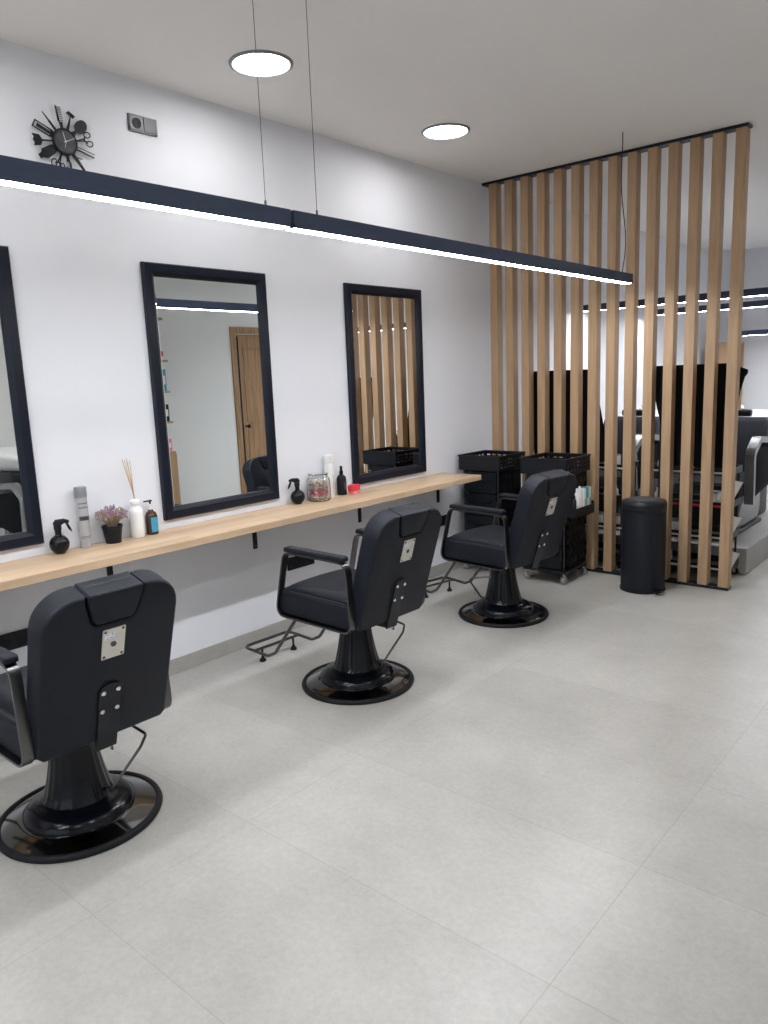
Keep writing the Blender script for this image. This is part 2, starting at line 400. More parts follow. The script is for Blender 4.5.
# ------------------------------------------------------------------ mirrors
def wall_mirror(y0, y1, z0, z1, label):
    t = thing('wall_mirror', label, 'mirror', (0.001, (y0+y1)/2, z0), 0, 'tall black-framed mirrors')
    w = (y1-y0)/2; h = z1-z0; fw = .066
    bm = bmesh.new()
    def fr(a, b, c, dd):   # mitred profile pieces
        pass
    o = [(-w, 0), (w, 0), (w, h), (-w, h)]; prof = [(0, 0), (0, .020), (.006, .028), (.045, .028), (fw-.006, .017), (fw, .010), (fw, 0)]
    R = []
    for inset, x in prof: R.append([bm.verts.new((x, sgn[0]*(w-inset), (inset if sgn[1] < 0 else h-inset))) for sgn in ((-1, -1), (1, -1), (1, 1), (-1, 1))])
    for i in range(len(R)-1):
        for k in range(4): bm.faces.new((R[i][k], R[i][(k+1) % 4], R[i+1][(k+1) % 4], R[i+1][k]))
    obj('frame', bm, M['frame'], t)
    bm = bmesh.new(); a, c = w-fw+.001, fw-.001
    i = .004
    outer = [bm.verts.new((.0085, y, z)) for y, z in ((-a, c), (a, c), (a, h-c), (-a, h-c))]
    inner = [bm.verts.new((.0100, y, z)) for y, z in ((-a+i, c+i), (a-i, c+i), (a-i, h-c-i), (-a+i, h-c-i))]
    back = [bm.verts.new((.004, y, z)) for y, z in ((-a, c), (a, c), (a, h-c), (-a, h-c))]
    bm.faces.new(inner); bm.faces.new(back[::-1])
    for k in range(4):
        bm.faces.new((outer[k], outer[(k+1) % 4], inner[(k+1) % 4], inner[k])); bm.faces.new((back[k], back[(k+1) % 4], outer[(k+1) % 4], outer[k]))
    obj('mirror_glass', bm, M['mirror'], t)
    return t
wall_mirror(.773, 1.585, .865, 2.190, 'black-framed mirror cut off by the left edge of the view')
wall_mirror(2.242, 3.050, .858, 2.183, 'black-framed mirror in the middle, reflecting a wooden door and white wall')
wall_mirror(3.730, 4.533, .846, 2.176, 'black-framed mirror nearest the partition, reflecting oak slats')

# ------------------------------------------------------------------ sockets
def socket_strip(y0, y1, z0, z1, n, label):
    t = thing('wall_socket', label, 'socket', (.001, y0, z0), 0, 'black wall sockets'); w = y1-y0; h = z1-z0
    obj('cover_plate', BX(0, .009, 0, w, 0, h, bev=.002), M['black'], t)
    for k in range(n):
        c = w*(k+.5)/n
        obj('outlet', LT([(.027, 0), (.027, .003), (.022, .003), (.020, -.0005), (.004, -.0005)], 24, M4=Matrix.Translation((.0095, c, h/2)) @ Matrix.Rotation(PI/2, 4, 'Y')), M['matte'], t, True)
    return t
socket_strip(3.095, 3.325, .388, .470, 3, 'black triple socket on the wall just left of the middle barber chair')
socket_strip(4.60, 4.83, .386, .468, 3, 'black triple socket on the wall by the farthest chair and the trolleys')
socket_strip(1.237, 1.467, .400, .482, 3, 'black triple socket on the wall behind the nearest barber chair')
t = thing('wall_socket', 'dark grey double socket plate high on the wall beside the clock', 'socket', (.001, 2.246, 2.799))
obj('cover_plate', BX(0, .010, 0, .160, 0, .080, bev=.002), M['sock'], t)
bm = bmesh.new(); box(bm, .0102, .013, .006, .077, .007, .073, bev=.001, seg=1); lathe(bm, [(.024, .0), (.024, .002), (.021, .0025), (.020, .0005), (.003, .0005)], 24, M4=Matrix.Translation((.0135, .042, .04)) @ Matrix.Rotation(PI/2, 4, 'Y'), mi=1)
obj('outlet', bm, [M['sock'], M['matte']], t)
obj('blank_insert', BX(.0102, .0135, .083, .154, .007, .073, bev=.001, seg=1), M['sock'], t)

# ------------------------------------------------------------------ clock of barber tools
ck = thing('wall_clock', 'black wall clock with combs, scissors and brushes radiating around the face', 'clock', (.002, 1.903, 2.678))
obj('clock_face', LT([(.052, 0), (.052, .016), (.046, .018), (.0005, .018)], 40, M4=Matrix.Rotation(PI/2, 4, 'Y')), M['clockface'], ck)
obj('clock_rim', LT([(.0525, .008), (.0525, .021), (.0555, .022), (.058, .018), (.058, .006)], 40, cap=False, M4=Matrix.Rotation(PI/2, 4, 'Y')), M['black'], ck, True)
def hand(dy, dz, w, x):
    v = Vector((dy, dz)); n = Vector((-v.y, v.x)).normalized()*w
    return PR([tuple(-v*.15+n), tuple(-v*.15-n), tuple(v-n*.5), tuple(v+n*.5)], x, x+.0012, 0)
obj('minute_hand', hand(.046, .022, .0016, .0205), M['white'], ck)
obj('hour_hand', hand(-.010, .040, .0018, .0190), M['white'], ck)
obj('second_hand', hand(-.007, -.028, .0009, .0220), M['white'], ck)
X0, X1 = .009, .012
def radial(ang, pieces, name):
    """pieces drawn along +r (first coordinate) then rotated by ang in the wall plane"""
    bm = bmesh.new(); ca, sa = math.cos(ang), math.sin(ang)
    pieces = [('poly', [(q[0], q[1]*1.25) for q in pc[1]]) if pc[0] == 'poly' else (pc[0], pc[1], pc[2]*1.2, pc[3]*1.1, pc[4]*1.1, pc[5]*1.1) for pc in pieces]
    for pc in pieces:
        if pc[0] == 'poly':
            prism(bm, [(p[0]*ca-p[1]*sa, p[0]*sa+p[1]*ca) for p in pc[1]], X0, X1, 0)
        else:  # ring
            _, cx, cz, rx, rz, w = pc; n = 24
            O = [(cx+rx*math.cos(2*PI*k/n), cz+rz*math.sin(2*PI*k/n)) for k in range(n)]
            tube(bm, [((X0+X1)/2, p[0]*ca-p[1]*sa, p[0]*sa+p[1]*ca) for p in O], w, 6, closed=True)
    return obj(name, bm, M['black'], ck)
P = lambda *p: ('poly', list(p))
def comb(L, side=1):
    pcs = [P((.055, -.005), (.085, -.007), (.085, .007), (.055, .005)), P((.085, .003*side), (L-.006, .006*side), (L, .010*side), (.085, .010*side)) if side > 0 else P((.085, -.010), (L, -.010), (L-.006, -.006), (.085, -.003))]
    n = int((L-.088)/.008)
    for k in range(n):
        r = .088+k*.008; pcs.append(P((r, -.010*side), (r+.003, -.010*side), (r+.003, .006*side), (r, .006*side)))
    return pcs
def ell(cx, rx, rz, n=18): return P(*[(cx+rx*math.cos(2*PI*k/n), rz*math.sin(2*PI*k/n)) for k in range(n)])
def scissors(L): return [P((.055, -.002), (.10, -.006), (.10, -.001), (.055, .001)), P((.055, -.001), (.10, .001), (.10, .006), (.055, .002)),
    P((.098, -.004), (.112, -.014), (.114, -.010), (.10, .004)), P((.098, .004), (.112, .014), (.114, .010), (.10, -.004)), ('ring', L-.012, .016, .015, .011, .0024), ('ring', L-.012, -.016, .015, .011, .0024)]
A = lambda y, z: math.atan2(z, y)
radial(A(-.018, .153), comb(.155), 'comb')
radial(A(.011, -.12), comb(.15), 'comb')
radial(A(-.09, .107), [P((.055, -.004), (.10, -.004), (.10, .004), (.055, .004)), P((.10, -.003), (.145, -.001), (.145, .001), (.10, .003))], 'hair_pick')
radial(A(-.131, .053), [P((.055, -.010), (.070, -.014), (.070, .014), (.055, .010)), P((.068, -.014), (.145, -.014), (.145, -.010), (.068, -.010)), P((.068, .010), (.15, .010), (.15, .014), (.068, .014)), P((.068, -.005), (.135, -.006), (.135, .006), (.068, .005)), P((.143, -.014), (.148, -.014), (.152, .014), (.146, .014))], 'hair_clip')
radial(A(-.14, -.015), [P((.055, -.003), (.11, -.003), (.11, .003), (.055, .003)), P((.108, -.006), (.118, -.018), (.150, -.020), (.143, -.010), (.150, 0), (.143, .010), (.150, .020), (.118, .018), (.108, .006))], 'neck_brush')
radial(A(-.123, -.082), [P((.052, -.010), (.075, -.016), (.12, -.018), (.132, -.010), (.150, -.008), (.152, .006), (.132, .010), (.12, .018), (.075, .016), (.052, .010))], 'hair_clipper')
radial(A(-.046, -.112), scissors(.125), 'scissors')
radial(A(.122, .034), scissors(.135), 'scissors')
radial(A(.088, -.116), [P((.055, -.008), (.085, -.007), (.15, -.004), (.150, .004), (.085, .006), (.055, .006)), P((.072, .004), (.095, .022), (.097, .020), (.080, .004))], 'razor')
radial(A(.138, -.040), [P((.055, -.007), (.146, -.006), (.146, -.001), (.055, -.001)), P((.055, .004), (.146, .008), (.146, .010), (.055, .007))], 'tweezers')
radial(A(.10, .095), [P((.055, -.009), (.082, -.005), (.082, .005), (.055, .009)), ell(.118, .036, .021)], 'paddle_brush')
radial(A(.045, .13), [P((.055, -.006), (.09, -.004), (.125, -.0015), (.125, .0015), (.09, .004), (.055, .006)), P((.120, -.010), (.136, -.016), (.142, .012), (.128, .018))], 'safety_razor')

# ------------------------------------------------------------------ barber chair
LEAN = math.radians(17.5)
def make_chair(label, loc, rz):
    t = thing('barber_chair', label, 'barber chair', loc, rz, 'black leather barber chairs')
    # base
    obj('base_ring', LT([(.266, .001), (.290, .001), (.294, .010), (.290, .020), (.278, .024), (.270, .020)], 72, cap=False), M['rubber'], t, 50)
    obj('base_plate', LT([(.271, .006), (.272, .018), (.255, .024), (.215, .036), (.197, .040), (.0005, .040)], 72), M['dish'], t, 50)
    obj('base_hub', LT([(.196, .0405), (.195, .052), (.180, .070), (.160, .080), (.148, .083), (.140, .086), (.128, .096), (.0005, .097)], 64), M['gloss'], t, 40)
    obj('column_cover', LT([(.126, .098), (.120, .108), (.112, .130), (.098, .19), (.085, .26), (.077, .32), (.073, .378), (.0005, .379)], 160, flute=20, famp=.012, frange=(.105, .37)), M['gloss'], t, 60)
    # seat
    bm = bmesh.new(); box(bm, -.20, .20, -.17, .17, .3795, .388)
    box(bm, .15, .245, -.034, .034, .352, .388, bev=.004)
    obj('seat_mount', bm, M['black'], t)
    o = rrect(-.2965, .2365, .3885, .512, (.060, .030, .012, .02), 7)
    obj('seat_base', PR(o, -.255, .255, 1, bev=.014, seg=3), M['leather'], t, 40)
    bm = bmesh.new()
    for s in (-1, 1):
        tube(bm, [(-.290, s*.243, .505), (-.284, s*.245, .5135), (.19, s*.245, .5135)], .004, 8)
    tube(bm, [(-.286, -.24, .5125), (-.286, .24, .5125)], .004, 8)
    obj('piping', bm, M['leather2'], t, True)
    # crowned cushion
    bm = bmesh.new(); nx, ny = 16, 16; V = []
    for i in range(nx+1):
        row = []
        for j in range(ny+1):
            u = -1+2*i/nx; v = -1+2*j/ny
            x = -.045+.225*u; y = .228*v
            e = min(1, (1-abs(u))*7)**.5*min(1, (1-abs(v))*7)**.5
            z = .517+.020*e+.016*(1-v*v)*(1-u*u*.6)
            row.append(bm.verts.new((x, y, z)))
        V.append(row)
    for i in range(nx):
        for j in range(ny): bm.faces.new((V[i][j], V[i+1][j], V[i+1][j+1], V[i][j+1]))
    ring = [V[i][0] for i in range(nx+1)]+[V[nx][j] for j in range(1, ny+1)]+[V[i][ny] for i in range(nx-1, -1, -1)]+[V[0][j] for j in range(ny-1, 0, -1)]
    low = [bm.verts.new((v.co.x, v.co.y, .5125)) for v in ring]; n = len(ring)
    for k in range(n): bm.faces.new((ring[k], ring[(k+1) % n], low[(k+1) % n], low[k]))
    bm.faces.new(low)
    obj('seat_cushion', bm, M['leather'], t, 60)
    # arms
    for s in (-1, 1):
        c = [(-.302, .383), (.242, .383), (.224, .722), (-.215, .722)]
        path = [tuple(p.xy) for p in fillet([(a, b, 0) for a, b in c], .055, 7, closed=True)]
        bm = bmesh.new(); y = s*.256
        bar_loop(bm, path, y-.018, y+.018, .009)
        bmesh.ops.remove_doubles(bm, verts=bm.verts[:], dist=1e-6)
        fr = obj('arm_frame', bm, M['dchrome'], t, 30)
        bm = PR(rrect(-.205, .212, .7275, .754, (.008, .008, .013, .013), 4), y-.024, y+.024, 1, bev=.008, seg=3)
        obj('arm_pad', bm, M['leather'], t, 40)
    # backrest in its own leaning frame: X' = rearwards, Z' = up the back
    MB = Matrix.Translation((.256, 0, .384)) @ Matrix.Rotation(LEAN, 4, 'Y')
    H = .582; wb, wt = .235, .237
    def outline(n=8):
        pts = [(-wb+.02, 0), (wb-.02, 0), (wb, .02)]
        r = .112
        for k in range(n+1):
            a = .5*PI*k/n; pts.append((wt-r+r*math.cos(a), H-r+r*math.sin(a)))
        pts += [(.100, H), (.097, H-.03), (.076, H-.102), (.062, H-.114), (-.062, H-.114), (-.076, H-.102), (-.097, H-.03), (-.100, H)]
        for k in range(n+1):
            a = .5*PI+.5*PI*k/n; pts.append((-wt+r+r*math.cos(a), H-r+r*math.sin(a)))
        pts.append((-wb, .02))
        return pts
    bm = PR(outline(), -.098, 0, 0, bev=.014, seg=4)
    bmesh.ops.transform(bm, matrix=MB, verts=bm.verts[:])
    obj('backrest', bm, M['leather'], t, 40)
    hr = [(-.059, H-.110), (.059, H-.110), (.072, H-.100), (.093, H-.03), (.096, H-.004), (.090, H+.004), (-.090, H+.004), (-.096, H-.004), (-.093, H-.03), (-.072, H-.100)]
    bm = PR(hr, -.096, .007, 0, bev=.014, seg=4)
    bmesh.ops.transform(bm, matrix=MB, verts=bm.verts[:])
    h = obj('headrest', bm, M['leather'], t, 40)
    bm = bmesh.new()
    for k in range(16):     # gathered seam across the top
        y = -.075+k*.0100
        box(bm, -.064, -.046, y-.0012, y+.0012, H+.0035, H+.0055)
    box(bm, -.056, -.054, -.080, .080, H+.0035, H+.0050)
    bmesh.ops.transform(bm, matrix=MB, verts=bm.verts[:]); obj('seam', bm, M['stitch'], h)
    # chrome plate on the back
    zc = .390
    bm = PR(rrect(-.040, .040, zc-.056, zc+.056, .004, 3), .0008, .0035, 0); bmesh.ops.transform(bm, matrix=MB, verts=bm.verts[:])
    pl = obj('headrest_plate', bm, M['steel'], t, label='shiny steel plate with a hole and screws')
    bm = LT([(.010, .0), (.010, .0015), (.0065, .002), (.0065, .0004), (.0005, .0004)], 20, M4=MB @ Matrix.Translation((.0036, 0, zc-.004)) @ Matrix.Rotation(PI/2, 4, 'Y'))
    obj('hole', bm, M['dchrome'], pl, True)
    for a in (-1, 1):
        for b in (-1, 1): obj('screw', LT([(.005, 0), (.0045, .0016), (.0005, .002)], 12, M4=MB @ Matrix.Translation((.0036, a*.031, zc+b*.047)) @ Matrix.Rotation(PI/2, 4, 'Y')), M['dchrome'], pl, True)
    bm = PR([(-.034, zc+.018), (.008, zc+.018), (.008, zc+.040), (-.034, zc+.040)], .0036, .0039, 0); bmesh.ops.transform(bm, matrix=MB, verts=bm.verts[:])
    obj('sticker', bm, mat_sticker, pl)
    # bracket
    o = [(-.037, -.035), (.037, -.035), (.040, .208)]+[(.040*math.cos(PI*k/10), .208+.026*math.sin(PI*k/10)) for k in range(1, 10)]+[(-.040, .208)]
    bm = PR(o, .001, .0075, 0, bev=.0012, seg=1); bmesh.ops.transform(bm, matrix=MB, verts=bm.verts[:])
    br = obj('back_bracket', bm, M['black'], t, 30)
    for z in (.203, .128):
        for y in (-.0265, .0265):
            obj('bolt', LT([(.0085, 0), (.0085, .002), (.006, .0045), (.0005, .0052)], 16, M4=MB @ Matrix.Translation((.0078, y, z)) @ Matrix.Rotation(PI/2, 4, 'Y')), M['chrome'], br, True)
    obj('hook', TB([(.240, .022, .356), (.246, .024, .338), (.240, .028, .327), (.228, .028, .330)], .0035, 8, fr=.008), M['dchrome'], t, True)
    # pump lever
    obj('pump_lever', TB([(.08, .05, .115), (.128, .070, .125), (.178, .168, .262), (.156, .206, .288), (.035, .200, .304)], .0055, 10, fr=.02), M['dchrome'], t, True)
    # footrest : U tube from beneath the seat, cross bar and two feet
    bm = bmesh.new()
    hw = .165
    tube(bm, [(-.10, -hw, .3845), (-.235, -hw, .382), (-.465, -hw, .105), (-.53, -hw, .072), (-.745, -hw, .078), (-.745, hw, .078), (-.53, hw, .072), (-.465, hw, .105), (-.235, hw, .382), (-.10, hw, .3845)], .009, 10, fr=.045)
    fo = obj('footrest', bm, M['dchrome'], t, True)
    obj('footrest_bar', TB([(-.645, -hw, .0785), (-.645, hw, .0785)], .008, 10), M['dchrome'], fo, True)
    for s in (-1, 1):
        bm = bmesh.new(); cyl(bm, (-.645, s*.115, .073), (-.645, s*.115, .02), .006, 10)
        lathe(bm, [(.008, .028), (.010, .020), (.019, .010), (.019, .001)], 18, c=(-.645, s*.115, 0))
        obj('rubber_foot', bm, M['rubber'], fo, 50)
    return t
def sticker_mat():
    m = bpy.data.materials.new('sticker_print'); m.use_nodes = True; nt = m.node_tree; b = nt.nodes['Principled BSDF']
    tc = nt.nodes.new('ShaderNodeTexCoord'); v = nt.nodes.new('ShaderNodeTexVoronoi'); v.inputs['Scale'].default_value = 160
    r = nt.nodes.new('ShaderNodeValToRGB'); r.color_ramp.elements[0].color = (.12, .2, .5, 1); r.color_ramp.elements[1].color = (.8, .8, .82, 1); r.color_ramp.elements[0].position = .25; r.color_ramp.elements[1].position = .4
    nt.links.new(tc.outputs['Object'], v.inputs['Vector']); nt.links.new(v.outputs['Distance'], r.inputs['Fac']); nt.links.new(r.outputs['Color'], b.inputs['Base Color']); b.inputs['Roughness'].default_value = .5
    return m
mat_sticker = sticker_mat()
ch1 = make_chair('black leather barber chair nearest the camera, cut off by the left edge', (.903, 1.196, 0), math.radians(-.5))
ch2 = dup(ch1, (.914, 2.724, 0), math.radians(-2), 'black leather barber chair in the middle of the row of three')
ch3 = dup(ch1, (.946, 4.110, 0), math.radians(-6), 'black leather barber chair at the far end, beside the black trolleys')
for c in ch3.children:
    if c.name.startswith('pump_lever'): c.rotation_euler = (0, 0, math.radians(-155))
    if c.name.startswith('footrest'): c.rotation_euler = (0, 0, math.radians(-6))

# ------------------------------------------------------------------ pedal bin
t = thing('pedal_bin', 'tall cylindrical black pedal bin standing in front of the oak slats', 'bin', (1.464, 5.150, 0))
obj('bin_body', LT([(.148, .018), (.150, .03), (.150, .30), (.149, .60), (.0005, .60)], 64), M['matte'], t, 40)
obj('base_ring', LT([(.140, .001), (.155, .001), (.156, .014), (.150, .0175), (.0005, .0175)], 64), M['black'], t, 40)
obj('lid', LT([(.151, .6005), (.153, .615), (.152, .628), (.143, .644), (.10, .655), (.05, .660), (.0005, .661)], 64), M['black'], t, 50)
obj('lid_seam', LT([(.1505, .575), (.153, .578), (.153, .598), (.1505, .600)], 64, cap=False), M['black'], t, 40)
bm = bmesh.new(); PRo = [(.0, -.022), (.03, -.036), (.055, -.030), (.065, 0), (.055, .030), (.03, .036), (.0, .022)]
prism(bm, [(p[0], p[1]) for p in PRo], .022, .034, 2, bev=.003, seg=2, M4=Matrix.Rotation(math.radians(-32), 4, 'Z') @ Matrix.Translation((.150, 0, 0)))
obj('pedal', bm, M['gloss'], t)
obj('hinge', BX(-.04, .04, .150, .168, .56, .62, bev=.004), M['black'], t)

# ------------------------------------------------------------------ salon trolleys (front)
def caster(parent, x, y, rw=.028, mw='grey'):
    bm = bmesh.new(); cyl(bm, (x, y, .058), (x, y, .080), .008, 10); box(bm, x-.012, x+.012, y-.014, y-.011, .022, .058); box(bm, x-.012, x+.012, y+.011, y+.014, .022, .058); box(bm, x-.012, x+.012, y-.014, y+.014, .054, .060)
    c = obj('caster', bm, M['chrome'], parent, 40)
    bm = bmesh.new(); lathe(bm, [(rw*.4, -.009), (rw-.003, -.009), (rw, -.006), (rw, .006), (rw-.003, .009), (rw*.4, .009)], 24, M4=Matrix.Translation((x, y, rw+.001)) @ Matrix.Rotation(PI/2, 4, 'X'))
    lathe(bm, [(.006, -.012), (.006, .012)], 12, M4=Matrix.Translation((x, y, rw+.001)) @ Matrix.Rotation(PI/2, 4, 'X'), mi=1)
    obj('wheel', bm, [M[mw], M['chrome']], c, 40)
def lattice(bm, p0, ux, uz, w, h, nx, nz, t, bw):
    """perforated panel"""
    ux, uz = Vector(ux), Vector(uz); n = ux.cross(uz).normalized()
    def bar(a0, a1, b0, b1):
        c = [Vector(p0)+ux*a+uz*b for a, b in ((a0, b0), (a1, b0), (a1, b1), (a0, b1))]
        A_ = [bm.verts.new(p-n*t/2) for p in c]; B_ = [bm.verts.new(p+n*t/2) for p in c]
        bm.faces.new(A_[::-1]); bm.faces.new(B_)
        for k in range(4): bm.faces.new((A_[k], A_[(k+1) % 4], B_[(k+1) % 4], B_[k]))
    for k in range(nx+1):
        a = (w-bw)*k/nx; bar(a, a+bw, 0, h)
    for k in range(nz+1):
        b = (h-bw)*k/nz; bar(0, w, b, b+bw)
def salon_trolley(label, x0, x1, y0, y1, tray=False):
    t = thing('salon_trolley', label, 'trolley', (x0, y0, 0), 0, 'black salon trolleys in front of the slats')
    w, d = x1-x0, y1-y0
    for x in (.022, w-.022):
        for y in (.022, d-.022):
            caster(t, x, y)
            obj('post', TB([(x, y, .105), (x, y, .814)], .007, 10), M['dchrome'], t, True)
    bm = bmesh.new(); box(bm, 0, w, 0, d, .080, .1045, bev=.005); 
    obj('base_tray', bm, M['black'], t)
    for z in (.113, .288, .463, .638):
        bm = bmesh.new(); zz = z
        box(bm, .034, w-.034, .012, d-.02, zz, zz+.006); box(bm, .034, .038, .012, d-.02, zz, zz+.16); box(bm, w-.038, w-.034, .012, d-.02, zz, zz+.16); box(bm, .034, w-.034, d-.024, d-.02, zz, zz+.16)
        prism(bm, rrect(.034, w-.034, zz, zz+.168, (.02, .02, .006, .006), 4), .004, .012, 1, bev=.003)
        dr = obj('drawer', bm, M['black'], t)
        obj('drawer_handle', TB([(.06, .004, zz+.125), (.07, -.018, zz+.105), (w/2, -.022, zz+.098), (w-.07, -.018, zz+.105), (w-.06, .004, zz+.125)], .007, 8, fr=.02), M['gloss'], dr, True)
    # side panels
    for x in (.004, w-.004):
        bm = bmesh.new(); lattice(bm, (x, .035, .12), (0, 1, 0), (0, 0, 1), d-.07, .69, 4, 9, .004, .034)
        obj('side_panel', bm, M['black'], t)
    # crate-like top tray
    bm = bmesh.new(); z0, z1 = .815, .925
    box(bm, -.008, w+.008, -.008, d+.008, z0, z0+.0075)
    for (p, u, L) in (((-.008, d+.008, z0+.0075), (1, 0, 0), w+.016), ((-.008, -.008, z0+.0075), (0, 1, 0), d+.016), ((w+.008, -.008, z0+.0075), (0, 1, 0), d+.016)): lattice(bm, p, u, (0, 0, 1), L, .10, 7, 3, .005, .017)
    box(bm, -.008, w+.008, -.010, -.006, z0+.0075, z1)
    for a in ((-.016, w+.016, -.016, -.002), (-.016, w+.016, d+.002, d+.016), (-.016, -.002, -.002, d+.002), (w+.002, w+.016, -.002, d+.002)): box(bm, *a, z1-.003, z1+.010, bev=.003)
    obj('top_tray', bm, M['black'], t)
    if tray:
        bm = bmesh.new(); box(bm, w+.0085, w+.062, .03, d-.02, .50, .505); box(bm, w+.0085, w+.0125, .03, d-.02, .50, .60); box(bm, w+.058, w+.062, .03, d-.02, .50, .57)
        box(bm, w+.0125, w+.058, .03, .034, .50, .59); box(bm, w+.0125, w+.058, d-.024, d-.02, .50, .59)
        obj('side_bin', bm, M['black'], t)
    return t
salon_trolley('black salon trolley in the corner past the end of the oak shelf', .065, .420, 4.925, 5.290)
salon_trolley('black salon trolley behind the farthest barber chair, with white boxes in its side bin', .622, .975, 4.925, 5.290, True)
bx0 = .975
for k, (y, hgt, m_, l, n_, c_) in enumerate(((5.010, .16, 'black', 'small dark bottle nearest in the side bin of the trolley', 'bottle', 'bottle'), (5.055, .205, 'wplastic', 'first white bottle in the trolley side bin, beside the dark one', 'bottle', 'bottle'),
        (5.098, .215, 'wplastic', 'second white bottle in the trolley side bin, before the teal box', 'bottle', 'bottle'), (5.143, .195, 'wplastic', 'white carton with an orange stripe in the trolley side bin', 'carton', 'box'), (5.186, .20, 'teal', 'teal carton in the side bin of the trolley', 'carton', 'box'), (5.228, .195, 'wplastic', 'white carton at the far end of the trolley side bin', 'carton', 'box'))):
    o = bpy.data.objects.new(n_, None); put(o, None, (bx0+.0355, y-.02, .5055)); tag(o, l, c_, 'bottles and cartons in the trolley side bin')
    if n_ == 'bottle':
        obj('body', LT([(.016, 0), (.017, .004), (.017, hgt-.04), (.010, hgt-.028), (.0005, hgt-.028)], 20), M[m_], o, 40)
        obj('cap', LT([(.009, hgt-.0275), (.009, hgt), (.0005, hgt)], 16), M['wplastic'] if k else M['black'], o, 40)
    else:
        obj('carton_body', BX(-.022, .022, -.015, .015, 0, hgt, bev=.001, seg=1), M[m_], o)
        obj('carton_label', BX(.0221, .0224, -.010, .010, .03, hgt*.6), M['reed'] if k == 3 else M['wplastic'] if m_ == 'teal' else M['grey'], o)

# ------------------------------------------------------------------ products on the shelf
ZS = .8105
def spray(loc, rz, label):
    t = thing('spray_bottle', label, 'spray bottle', loc, rz, 'black round spray bottles')
    pr = [(.022, 0)]+[(.045*math.sin(a), .044-.045*math.cos(a)) for a in [PI*(.2+.68*k/10) for k in range(11)]]+[(.014, .09), (.014, .112), (.0005, .112)]
    obj('bottle_body', LT(pr, 36), M['gloss'], t, 60)
    bm = bmesh.new(); lathe(bm, [(.017, .1125), (.017, .135), (.0005, .135)], 20)
    prism(bm, [(-.022, .1355), (.016, .1355), (.018, .146), (.008, .160), (-.030, .163), (-.052, .154), (-.052, .143), (-.03, .142)], -.010, .010, 1, bev=.003)
    obj('spray_head', bm, M['black'], t, 40)
    bm = PR([(-.036, .1415), (-.048, .112), (-.062, .098), (-.057, .118), (-.046, .1415)], -.006, .006, 1, bev=.001, seg=1)
    obj('trigger', bm, M['black'], t)
    return t
s1 = spray((.06, 1.637, ZS), math.radians(-125), 'round black spray bottle on the shelf beside the left mirror')
dup(s1, (.06, 3.165, ZS), math.radians(70), 'round black spray bottle on the shelf beside the jar of pink petals')
t = thing('cylinder_tube', 'tall clear tube with a grey cap on the shelf beside the spray bottle', 'tube', (.045, 1.774, ZS))
obj('tube_body', LT([(.026, 0), (.027, .004), (.027, .245), (.0005, .245)], 28), M['acryl'], t, 40)
obj('cap', LT([(.0285, .2455), (.0290, .25), (.0290, .292), (.027, .295), (.0005, .295)], 28), M['grey'], t, 40)
bm = bmesh.new()
for z, hh in ((.215, .004), (.195, .004), (.150, .003), (.135, .02), (.055, .003), (.048, .002)):
    b = LT([(.0273, z), (.0276, z), (.0276, z+hh), (.0273, z+hh)], 28, cap=False)
    dl = [v for v in b.verts if v.co.x < .006 and True]
    bmesh.ops.delete(b, geom=[v for v in b.verts if v.co.x < .008], context='VERTS'); merge(bm, b)
obj('print_marks', bm, M['sock'], t)
# potted lavender
t = thing('potted_plant', 'small black pot of dried lavender on the shelf', 'potted plant', (.065, 1.908, ZS))
obj('pot', LT([(.036, 0), (.037, .003), (.047, .075), (.050, .076), (.050, .088), (.045, .088), (.044, .078), (.0005, .078)], 32), M['matte'], t, 40)
bs, bl_, bp_ = bmesh.new(), bmesh.new(), bmesh.new()
for k in range(120):
    a = random.uniform(0, 2*PI); tl = random.uniform(.05, .95)**.7; L = random.uniform(.06, .105)
    ex = Vector((math.cos(a)*tl*.085*.8, math.sin(a)*tl*.085, .078+L*(1-.35*tl)))
    st = Vector((math.cos(a)*.02*tl, math.sin(a)*.02*tl, .079)); mid = (st+ex)/2+Vector((0, 0, .012))
    tube(bs, [st, mid, ex], .0011, 4)
    dst = bp_ if k % 9 == 0 else (bl_ if k % 2 else bs)
    for q in range(4):
        c = ex+Vector([random.uniform(-.006, .006) for _ in range(3)])+Vector((0, 0, q*.003))
        bmesh.ops.create_icosphere(dst, subdivisions=1, radius=random.uniform(.003, .0055), matrix=Matrix.Translation(c))
obj('stems', bs, M['soil'], t); obj('lavender_heads', bl_, M['lav'], t); obj('pink_flowers', bp_, M['pinkfl'], t, label='tiny pink flower heads')
# reed diffuser
t = thing('reed_diffuser', 'white bottle reed diffuser with wooden sticks on the shelf', 'reed diffuser', (.055, 2.052, ZS))
obj('diffuser_bottle', LT([(.032, 0), (.0355, .004), (.036, .06), (.036, .13), (.032, .146), (.022, .155), (.017, .162), (.017, .168), (.026, .172), (.027, .186), (.022, .194), (.008, .196), (.0005, .196)], 36), M['white'], t, 60)
for k, (dy, dx) in enumerate(((-.055, .01), (-.042, -.01), (-.03, .015), (-.018, -.012), (-.048, .02), (-.008, .0), (-.025, 0))):
    obj('reed_stick', TB([(.002*math.cos(k), .002*math.sin(k), .1965), (dx, dy, .405-.006*(k % 3))], .0018, 6), M['reed'], t, True)
